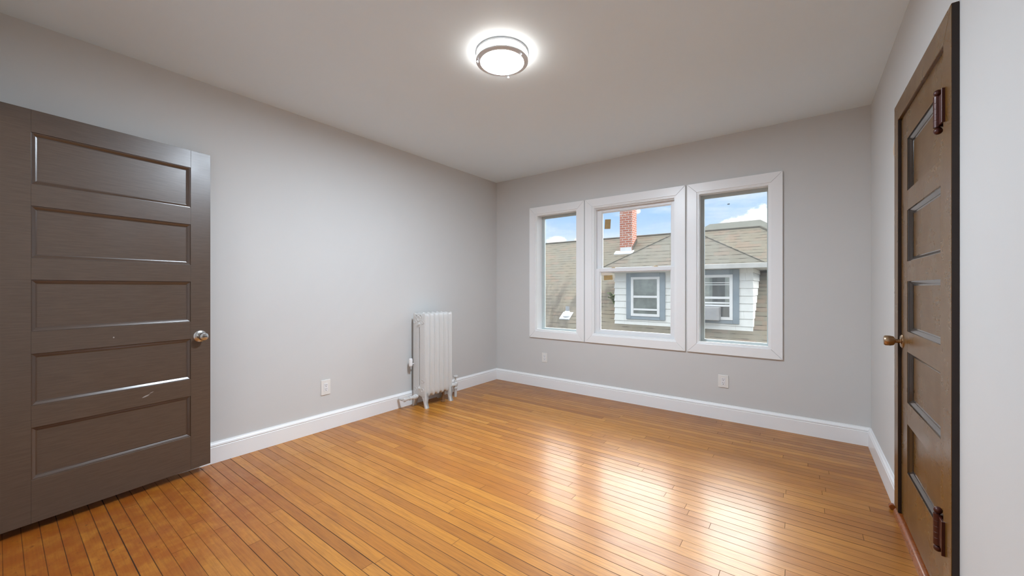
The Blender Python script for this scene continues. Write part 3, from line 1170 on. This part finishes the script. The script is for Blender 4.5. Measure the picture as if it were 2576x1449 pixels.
    lathe(bm, [(0.0, 0.402), (0.012, 0.405), (0.0175, 0.412), (0.0185, 0.420), (0.0185, 0.470), (0.0175, 0.480), (0.012, 0.486), (0.0, 0.488)], 24, (-3.176, y0 - 0.034, 0))
    place(obj('air_vent', bm, M_vinyl, root, smooth=40))['label'] = 'small white capsule shaped air vent'

    # return union at the near foot
    bm = B()
    z, x = 0.105, -3.118
    prof = [(0.0, -0.172), (0.016, -0.170), (0.021, -0.164), (0.021, -0.150), (0.015, -0.148), (0.015, -0.128), (0.014, -0.126), (0.014, -0.100), (0.019, -0.098),
            (0.019, -0.082), (0.015, -0.080), (0.015, -0.055), (0.023, -0.053), (0.023, -0.032), (0.026, -0.030), (0.026, -0.012), (0.018, -0.010), (0.018, 0.004)]
    lathe(bm, prof, 20, (x, y0, z), 'y')
    tube(bm, [(x, y0 - 0.155, z), (x - 0.040, y0 - 0.160, z), (x - 0.085, y0 - 0.160, z)], [0.015, 0.015, 0.013], 14)
    place(obj('pipe_union', bm, M_rad, root, smooth=40))

    # supply valve at the far end
    bm = B()
    vx, vy = -3.070, yl + 0.118
    tube(bm, [(vx, vy, 0.0), (vx, vy, 0.085)], 0.015, 16)
    lathe(bm, [(0.015, 0.085), (0.024, 0.088), (0.024, 0.105), (0.018, 0.108), (0.020, 0.118), (0.026, 0.130), (0.026, 0.150), (0.020, 0.160), (0.014, 0.164), (0.014, 0.180), (0.009, 0.184), (0.006, 0.215)], 20, (vx, vy, 0))
    tube(bm, [(vx, vy, 0.135), (vx, yl + 0.070, 0.135), (vx, yl - 0.004, 0.135)], [0.020, 0.022, 0.017], 16)
    v = place(obj('steam_valve', bm, M_rad, root, smooth=40))
    bm = B()
    lathe(bm, [(0.0, 0.213), (0.022, 0.214), (0.027, 0.219), (0.028, 0.226), (0.024, 0.233), (0.012, 0.236), (0.0, 0.237)], 24, (vx, vy, 0))
    obj('valve_handwheel', bm, M_rad, v, smooth=40)
    # rusty riser stub under the sections
    bm = B()
    tube(bm, [(-3.05, yl - 0.085, 0.0), (-3.05, yl - 0.085, 0.112)], 0.014, 14)
    lathe(bm, [(0.024, 0.0), (0.024, 0.006), (0.014, 0.010)], 20, (-3.05, yl - 0.085, 0))
    place(obj('pipe_stub', bm, M_rust, root, smooth=40))['label'] = 'rusty brown pipe stub'


radiator()


# ------------------------------------------------------------------ outlets and switch
def outlet(loc, rotz, w, h, label, name='wall_outlet'):
    root = empty(name, loc, rotz)
    tag(root, label, 'outlet', 'white wall outlets')
    bm = B()
    box(bm, -w / 2, w / 2, -0.0065, 0.0, -h / 2, h / 2)
    obj('cover_plate', bm, M_plate, root, bevel=0.0025)
    bm = B()
    box(bm, -0.0168, 0.0168, -0.0085, -0.005, -0.0335, 0.0335)
    r = obj('receptacle', bm, M_vinyl, root, bevel=0.001)
    bm = B()
    for zc in (0.018, -0.016):
        box(bm, -0.0078, -0.0054, -0.0092, -0.0080, zc - 0.001, zc + 0.008)
        box(bm, 0.0054, 0.0078, -0.0092, -0.0080, zc - 0.001, zc + 0.007)
        lathe(bm, [(0.0, -0.0080), (0.0030, -0.0080), (0.0030, -0.0092), (0.0, -0.0092)], 12, (0, 0, zc - 0.009), 'y')
    obj('socket_slots', bm, M_slot, r)
    for zc in (h / 2 - 0.012, -h / 2 + 0.012):
        bm = B()
        lathe(bm, [(0.0, -0.0062), (0.003, -0.0062), (0.003, -0.0072), (0.0, -0.0074)], 12, (0, 0, zc), 'y')
        obj('screw', bm, M_plate, root)
    return root


# local -y is the room side: turn it to face into the room
outlet((XL, 1.682, 0.358), PI / 2, 0.080, 0.126, 'white outlet on the left wall between open door and radiator')
outlet((-2.491, YW, 0.361), 0.0, 0.073, 0.114, 'smaller white outlet under the leftmost window')
outlet((-0.578, YW, 0.351), 0.0, 0.084, 0.114, 'beige white outlet under the rightmost window')

sw = empty('light_switch', (XR, 2.972, 1.195), -PI / 2)
tag(sw, 'white light switch plate on the right wall beside the closet door', 'light switch')
bm = B()
box(bm, -0.036, 0.036, -0.0065, 0.0, -0.058, 0.058)
obj('cover_plate', bm, M_plate, sw, bevel=0.0025)
bm = B()
prism(bm, [(-0.0055, -0.012), (-0.0055, 0.012), (-0.012, 0.010), (-0.009, -0.010)], 0, -0.006, 0.006)
obj('toggle', bm, M_vinyl, sw)

# small things on the window panes
sticker(-1.758, -1.690, 1.853, 1.958, YW + 0.081, 0.06, 'brown paper sticker on the upper sash, beside the chimney')
sticker(-1.752, -1.652, 1.288, 1.338, YW + 0.043, -0.05, 'brown paper sticker on the lower sash, beside the white dormer')

bm = B()
ix, iy, iz = -0.556, YW + 0.1455, 1.985
tube(bm, [(ix - 0.012, iy - 0.003, iz - 0.0015), (ix - 0.003, iy - 0.004, iz), (ix + 0.006, iy - 0.004, iz + 0.001), (ix + 0.010, iy - 0.003, iz + 0.002)], [0.0005, 0.003, 0.0045, 0.002], 10)
for s in (-1, 1):
    w = [bm.verts.new(p) for p in ((ix + 0.005, iy - 0.004, iz + 0.002), (ix - 0.010, iy - 0.002, iz + 0.002 * s), (ix - 0.011, iy - 0.0015, iz + 0.004 * s + 0.002))]
    bm.faces.new(w)
tag(obj('insect', bm, M_insect), 'tiny dark insect resting high on the rightmost window pane', 'insect')


# ------------------------------------------------------------------ the neighbouring house
def Z(rel):
    return CAM_H + rel


def house():
    root = empty('house', (-4.0, 13.0, -6.0))
    tag(root, 'neighbouring house with tan shingled roof, white dormer and brick chimney', 'house')

    def place(o):
        o.matrix_parent_inverse = Matrix.Translation(-Vector(root.location))
        return o
    SL = 0.75
    RY, RZ = 13.02, Z(1.745)
    rx0, rx1, run = -15.0, -0.96, 7.2
    ez = RZ - SL * run
    bm = B()
    A, Bp = (rx0, RY, RZ), (rx1, RY, RZ)
    fl, fr = (rx0, RY - run, ez), (rx1 + run, RY - run, ez)
    bl, br = (rx0, RY + run, ez), (rx1 + run, RY + run, ez)
    uvface(bm, [fl, fr, Bp, A])
    uvface(bm, [fr, br, Bp])
    uvface(bm, [br, bl, A, Bp])
    uvface(bm, [bl, fl, A])
    uvface(bm, [fl, bl, br, fr])
    roof = place(obj('roof', bm, M_shingle, root))
    bm = B()
    tube(bm, [(rx0, RY, RZ - 0.02), (rx1, RY, RZ - 0.02), (rx1 + run, RY - run, ez - 0.02)], 0.05, 8)
    obj('ridge_cap', bm, M_cap, roof).matrix_parent_inverse = Matrix()
    bm = B()
    box(bm, rx0 + 0.3, rx1 + run - 0.4, RY - run + 0.4, RY + run - 0.4, -6.0, ez)
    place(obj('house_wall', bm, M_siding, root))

    # --- dormer body
    X0, X1, FY = -3.83, -0.84, 9.5
    zt = Z(0.44)

    def roof_z(y):
        return RZ - SL * (RY - y)
    zb = roof_z(FY) - 0.03
    bm = B()
    zz = zb - 0.05
    rows = 0
    h = 0.162
    # lap boards: each row of shingles leans out at its bottom edge
    while zz < zt:
        z1 = min(zz + h, zt)
        t0, t1 = 0.020, 0.005
        yb0 = FY + 2.6
        lo = [(X0 - t0, FY - t0), (X1 + t0, FY - t0), (X1 + t0, yb0), (X0 - t0, yb0)]
        hi = [(X0 - t1, FY - t1), (X1 + t1, FY - t1), (X1 + t1, yb0), (X0 - t1, yb0)]
        vl = [bm.verts.new((x, y, zz)) for x, y in lo]
        vh = [bm.verts.new((x, y, z1)) for x, y in hi]
        for k in range(4):
            j = (k + 1) % 4
            bm.faces.new((vl[k], vl[j], vh[j], vh[k]))
        bm.faces.new(vl[::-1])
        bm.faces.new(vh)
        zz += h
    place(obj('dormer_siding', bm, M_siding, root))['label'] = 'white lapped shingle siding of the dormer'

    # --- dormer roof: hip in front, ridge running back into the main roof
    ov = 0.27
    ex0, ex1, eY = X0 - ov, X1 + ov, FY - 0.30
    cx = (ex0 + ex1) / 2
    half = (ex1 - ex0) / 2
    e_z, a_z = Z(0.50), Z(1.505)
    aY = eY + 1.2
    bk = 13.0
    bm = B()
    uvface(bm, [(ex0, eY, e_z), (ex1, eY, e_z), (cx, aY, a_z)])
    uvface(bm, [(ex1, eY, e_z), (ex1, bk, e_z), (cx, bk, a_z), (cx, aY, a_z)])
    uvface(bm, [(ex0, bk, e_z), (ex0, eY, e_z), (cx, aY, a_z), (cx, bk, a_z)])
    uvface(bm, [(ex0, eY, e_z - 0.01), (ex0, bk, e_z - 0.01), (ex1, bk, e_z - 0.01), (ex1, eY, e_z - 0.01)])
    dr = place(obj('dormer_roof', bm, M_shingle2, root))
    bm = B()

    def cap(p, q):
        p, q = Vector(p), Vector(q)
        n = int((q - p).length / 0.18)
        for i in range(n):
            a = p.lerp(q, i / n)
            b2 = p.lerp(q, (i + 1.15) / n)
            tube(bm, [a + Vector((0, 0, -0.012)), b2 + Vector((0, 0, -0.016))], [0.026, 0.022], 6)
    cap((ex0, eY, e_z), (cx, aY, a_z))
    cap((ex1, eY, e_z), (cx, aY, a_z))
    cap((cx, aY, a_z), (cx, bk - 0.4, a_z))
    obj('hip_cap', bm, M_cap, dr)
    bm = B()
    # fascia and gutter round the dormer eaves, soffit below
    g = 0.07
    for (xa, xb, ya, yb) in ((ex0 - g, ex1 + g, eY - g, eY + 0.02), (ex0 - g, ex0 + 0.02, eY + 0.02, 11.6), (ex1 - 0.02, ex1 + g, eY + 0.02, 11.6)):
        box(bm, xa, xb, ya, yb, Z(0.405), e_z + 0.005)
    box(bm, ex0, ex1, eY, 11.5, Z(0.425), Z(0.44))
    place(obj('dormer_gutter', bm, M_gutter, root, bevel=0.012))['label'] = 'white gutter and eaves board'

    # --- dormer windows
    def dwin(c0, c1, f0, f1, zc0, zc1, zf0, zf1, bars_and_glints, kind):
        bm = B()
        fy = FY - 0.030
        for (xa, xb, za, zb2) in ((c0, f0, zc0, zc1), (f1, c1, zc0, zc1), (f0, f1, zf1, zc1), (f0, f1, zc0, zf0)):
            box(bm, xa, xb, fy - 0.022, FY + 0.02, za, zb2)
        w = place(obj('dormer_window', bm, M_bluegrey, root, bevel=0.006))
        w['label'] = ('dormer window with pale curtains in blue grey casing' if kind == 'curtain'
                      else 'dormer window with raised sash in blue grey casing')
        bm = B()
        fw = 0.062
        ring(bm, f0, f1, zf0, zf1, fw, FY + 0.01, fy - 0.034)
        for zb3, th in bars_and_glints:
            box(bm, f0 + fw, f1 - fw, fy - 0.026, FY, zb3 - th / 2, zb3 + th / 2)
        obj('sash', bm, M_white_out, w, bevel=0.005)
        bm = B()
        box(bm, f0 + 0.05, f1 - 0.05, FY - 0.036, FY - 0.030, zf0 + 0.05, zf1 - 0.05)
        obj('pane', bm, M_out_glass, w)
        # curtains with soft folds just behind the glass, dark room between
        bm = B()
        box(bm, f0 + 0.03, f1 - 0.03, FY - 0.0290, FY - 0.0285, zf0 + 0.03, zf1 - 0.03)
        obj('room_shade', bm, M_darkroom, w)
        spans = [(f0 + 0.05, f1 - 0.05)] if kind == 'curtain' else [(f0 + 0.05, f0 + 0.30), (f1 - 0.15, f1 - 0.05)]
        bm = B()
        for a, b2 in spans:
            n = 26
            za, zb2 = (zf0 + 0.06, zf1 - 0.05) if kind == 'curtain' else (zf0 + 0.30, zf1 - 0.05)
            top, bot = [], []
            for i in range(n + 1):
                t = i / n
                x = a + (b2 - a) * t
                y = FY - 0.0292 - 0.0004 * (1 + math.sin(t * 9 + 0.6 * math.sin(t * 17)))
                top.append(bm.verts.new((x, y, zb2)))
                bot.append(bm.verts.new((x + 0.0, y, za)))
            for i in range(n):
                bm.faces.new((bot[i], bot[i + 1], top[i + 1], top[i]))
        obj('curtain', bm, M_curtain, w, smooth=True)
        return w
    dwin(-3.525, -2.590, -3.405, -2.712, Z(-0.77), Z(0.365), Z(-0.690), Z(0.270), ((Z(-0.214), 0.055), (Z(-0.525), 0.045)), 'curtain')
    dwin(-2.010, -1.077, -1.890, -1.195, Z(-0.77), Z(0.40), Z(-0.690), Z(0.290), ((Z(-0.214), 0.050), (Z(-0.325), 0.035), (Z(-0.385), 0.040), (Z(0.115), 0.016), (Z(0.07), 0.016)), 'open')  # the two thin upper bars draw a light reflection in the pane

    # --- chimney
    bm = B()
    bx0, bx1, by0, by1 = -4.79, -4.38, 12.27, 12.68
    z0, z1 = roof_z(by0) - 0.25, Z(3.45)
    uvface(bm, [(bx0, by0, z0), (bx1, by0, z0), (bx1, by0, z1), (bx0, by0, z1)])
    uvface(bm, [(bx1, by0, z0), (bx1, by1, z0), (bx1, by1, z1), (bx1, by0, z1)])
    uvface(bm, [(bx1, by1, z0), (bx0, by1, z0), (bx0, by1, z1), (bx1, by1, z1)])
    uvface(bm, [(bx0, by1, z0), (bx0, by0, z0), (bx0, by0, z1), (bx0, by1, z1)])
    uvface(bm, [(bx0, by0, z1), (bx1, by0, z1), (bx1, by1, z1), (bx0, by1, z1)])
    ch = place(obj('chimney', bm, M_brick, root))
    ch['label'] = 'red brick chimney'
    bm = B()
    rz = roof_z(by0)
    box(bm, bx0 + 0.02, bx1 - 0.02, by0 - 0.015, by0 + 0.03, rz - 0.05, rz + 0.13)
    prism(bm, [(by0 - 0.13, roof_z(by0 - 0.13) + 0.0), (by0 - 0.13, roof_z(by0 - 0.13) + 0.03), (by0 + 0.02, rz + 0.035), (by0 + 0.02, rz)], 0, bx0 - 0.15, bx1 + 0.06)
    obj('chimney_flashing', bm, M_flash, ch)
    bm = B()
    for i in range(5):
        y = by0 + 0.02 + i * 0.085
        prism(bm, [(y, roof_z(y) - 0.05), (y + 0.09, roof_z(y + 0.09) - 0.05), (y + 0.09, roof_z(y + 0.09) + 0.10), (y, roof_z(y) + 0.16)], 0, bx1 - 0.01, bx1 + 0.012)
    obj('step_flashing', bm, M_cap, ch)

    # --- plumbing vent on the left slope
    vx, vy = -5.32, 9.66
    vz = roof_z(vy)
    bm = B()
    tube(bm, [(vx + 0.02, vy, vz - 0.05), (vx + 0.02, vy + 0.02, vz + 0.26)], 0.055, 16)
    vp = place(obj('vent_pipe', bm, M_greymetal, root, smooth=True))
    bm = B()
    n = Vector((0, -SL, 1)).normalized()
    lathe(bm, [(0.13, -0.02), (0.12, 0.02), (0.065, 0.13), (0.06, 0.13)], 20, (vx + 0.02, vy, vz))
    prism(bm, [(vy - 0.14, roof_z(vy - 0.14) + 0.004), (vy + 0.10, roof_z(vy + 0.10) + 0.004), (vy + 0.10, roof_z(vy + 0.10) + 0.016), (vy - 0.14, roof_z(vy - 0.14) + 0.03)], 0, vx - 0.16, vx + 0.16)
    obj('vent_flashing', bm, M_flash, vp)

    # --- window air conditioner resting in the raised sash (a thing of its own)
    ac = empty('air_conditioner', (-1.69, FY - 0.03, Z(-0.69)))
    tag(ac, 'grey window air conditioner sticking out of the right dormer window', 'air conditioner')
    bm = B()
    box(bm, -0.27, 0.27, -0.30, -0.005, 0.0, 0.28)
    obj('case', bm, M_ac, ac, bevel=0.012)
    bm = B()
    for i in range(9):
        box(bm, -0.23, 0.23, -0.304, -0.299, 0.03 + i * 0.026, 0.036 + i * 0.026)
    obj('grille', bm, M_greymetal, ac)

    # --- weeds growing against the dormer
    bm = B()
    rnd = random.Random(4)
    ry = 10.12
    root_p = Vector((X0 - 0.29, ry, roof_z(ry) - 0.01))
    for i in range(26):
        a = rnd.uniform(0, 2 * PI)
        sp = rnd.uniform(0.03, 0.17)
        hgt = rnd.uniform(0.16, 0.34)
        tip = root_p + Vector((math.cos(a) * sp, math.sin(a) * sp * 0.8, hgt))
        mid = root_p.lerp(tip, 0.5) + Vector((0, 0, 0.04))
        tube(bm, [root_p, mid, tip], [0.006, 0.004, 0.002], 5)
        for k in range(9):
            t = rnd.uniform(0.25, 1.0)
            p = root_p.lerp(mid, t * 2) if t < 0.5 else mid.lerp(tip, t * 2 - 1)
            la = rnd.uniform(0, 2 * PI)
            l = rnd.uniform(0.05, 0.10)
            dv = Vector((math.cos(la), math.sin(la), rnd.uniform(-0.3, 0.6))).normalized() * l
            if p.x + dv.x > X0 - 0.022:
                dv.x = -abs(dv.x)
            sv = dv.cross(Vector((rnd.random(), rnd.random(), 1))).normalized() * l * 0.35
            vs = [bm.verts.new(q) for q in (p, p + dv * 0.5 + sv, p + dv, p + dv * 0.5 - sv)]
            bm.faces.new(vs)
    tag(obj('weed', bm, M_leaf), 'clump of green weeds growing on the roof just left of the dormer', 'plant')


M_out_glass = glass_mat('outdoor window glass', 0.02)
house()

# a second roof showing over the first one's ridge
fh = empty('house', (-3.2, 26.0, -6.0))
tag(fh, 'pale hipped roof of the house showing behind the main ridge', 'house')
bm = B()
rz, run, sl = Z(3.87), 5.0, 0.75
a, b = Vector((-4.51, 26.0, rz)), Vector((-1.92, 26.0, rz))
c = [Vector((a.x - run, 26 - run, rz - sl * run)), Vector((b.x + run, 26 - run, rz - sl * run)),
     Vector((b.x + run, 26 + run, rz - sl * run)), Vector((a.x - run, 26 + run, rz - sl * run))]
uvface(bm, [c[0], c[1], b, a])
uvface(bm, [c[1], c[2], b])
uvface(bm, [c[2], c[3], a, b])
uvface(bm, [c[3], c[0], a])
uvface(bm, [c[3], c[2], c[1], c[0]])
o = obj('roof', bm, M_shingle3, fh)
o.matrix_parent_inverse = Matrix.Translation(-Vector(fh.location))
bm = B()
box(bm, c[0].x + .4, c[1].x - .4, 21.4, 30.6, -6.0, rz - sl * run)
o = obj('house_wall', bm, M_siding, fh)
o.matrix_parent_inverse = Matrix.Translation(-Vector(fh.location))

bm = B()
box(bm, -60, 60, YW + 0.6, 120, -6.2, -6.0)
struct(obj('ground', bm, M_ground), 'ground outside between the houses', 'ground')
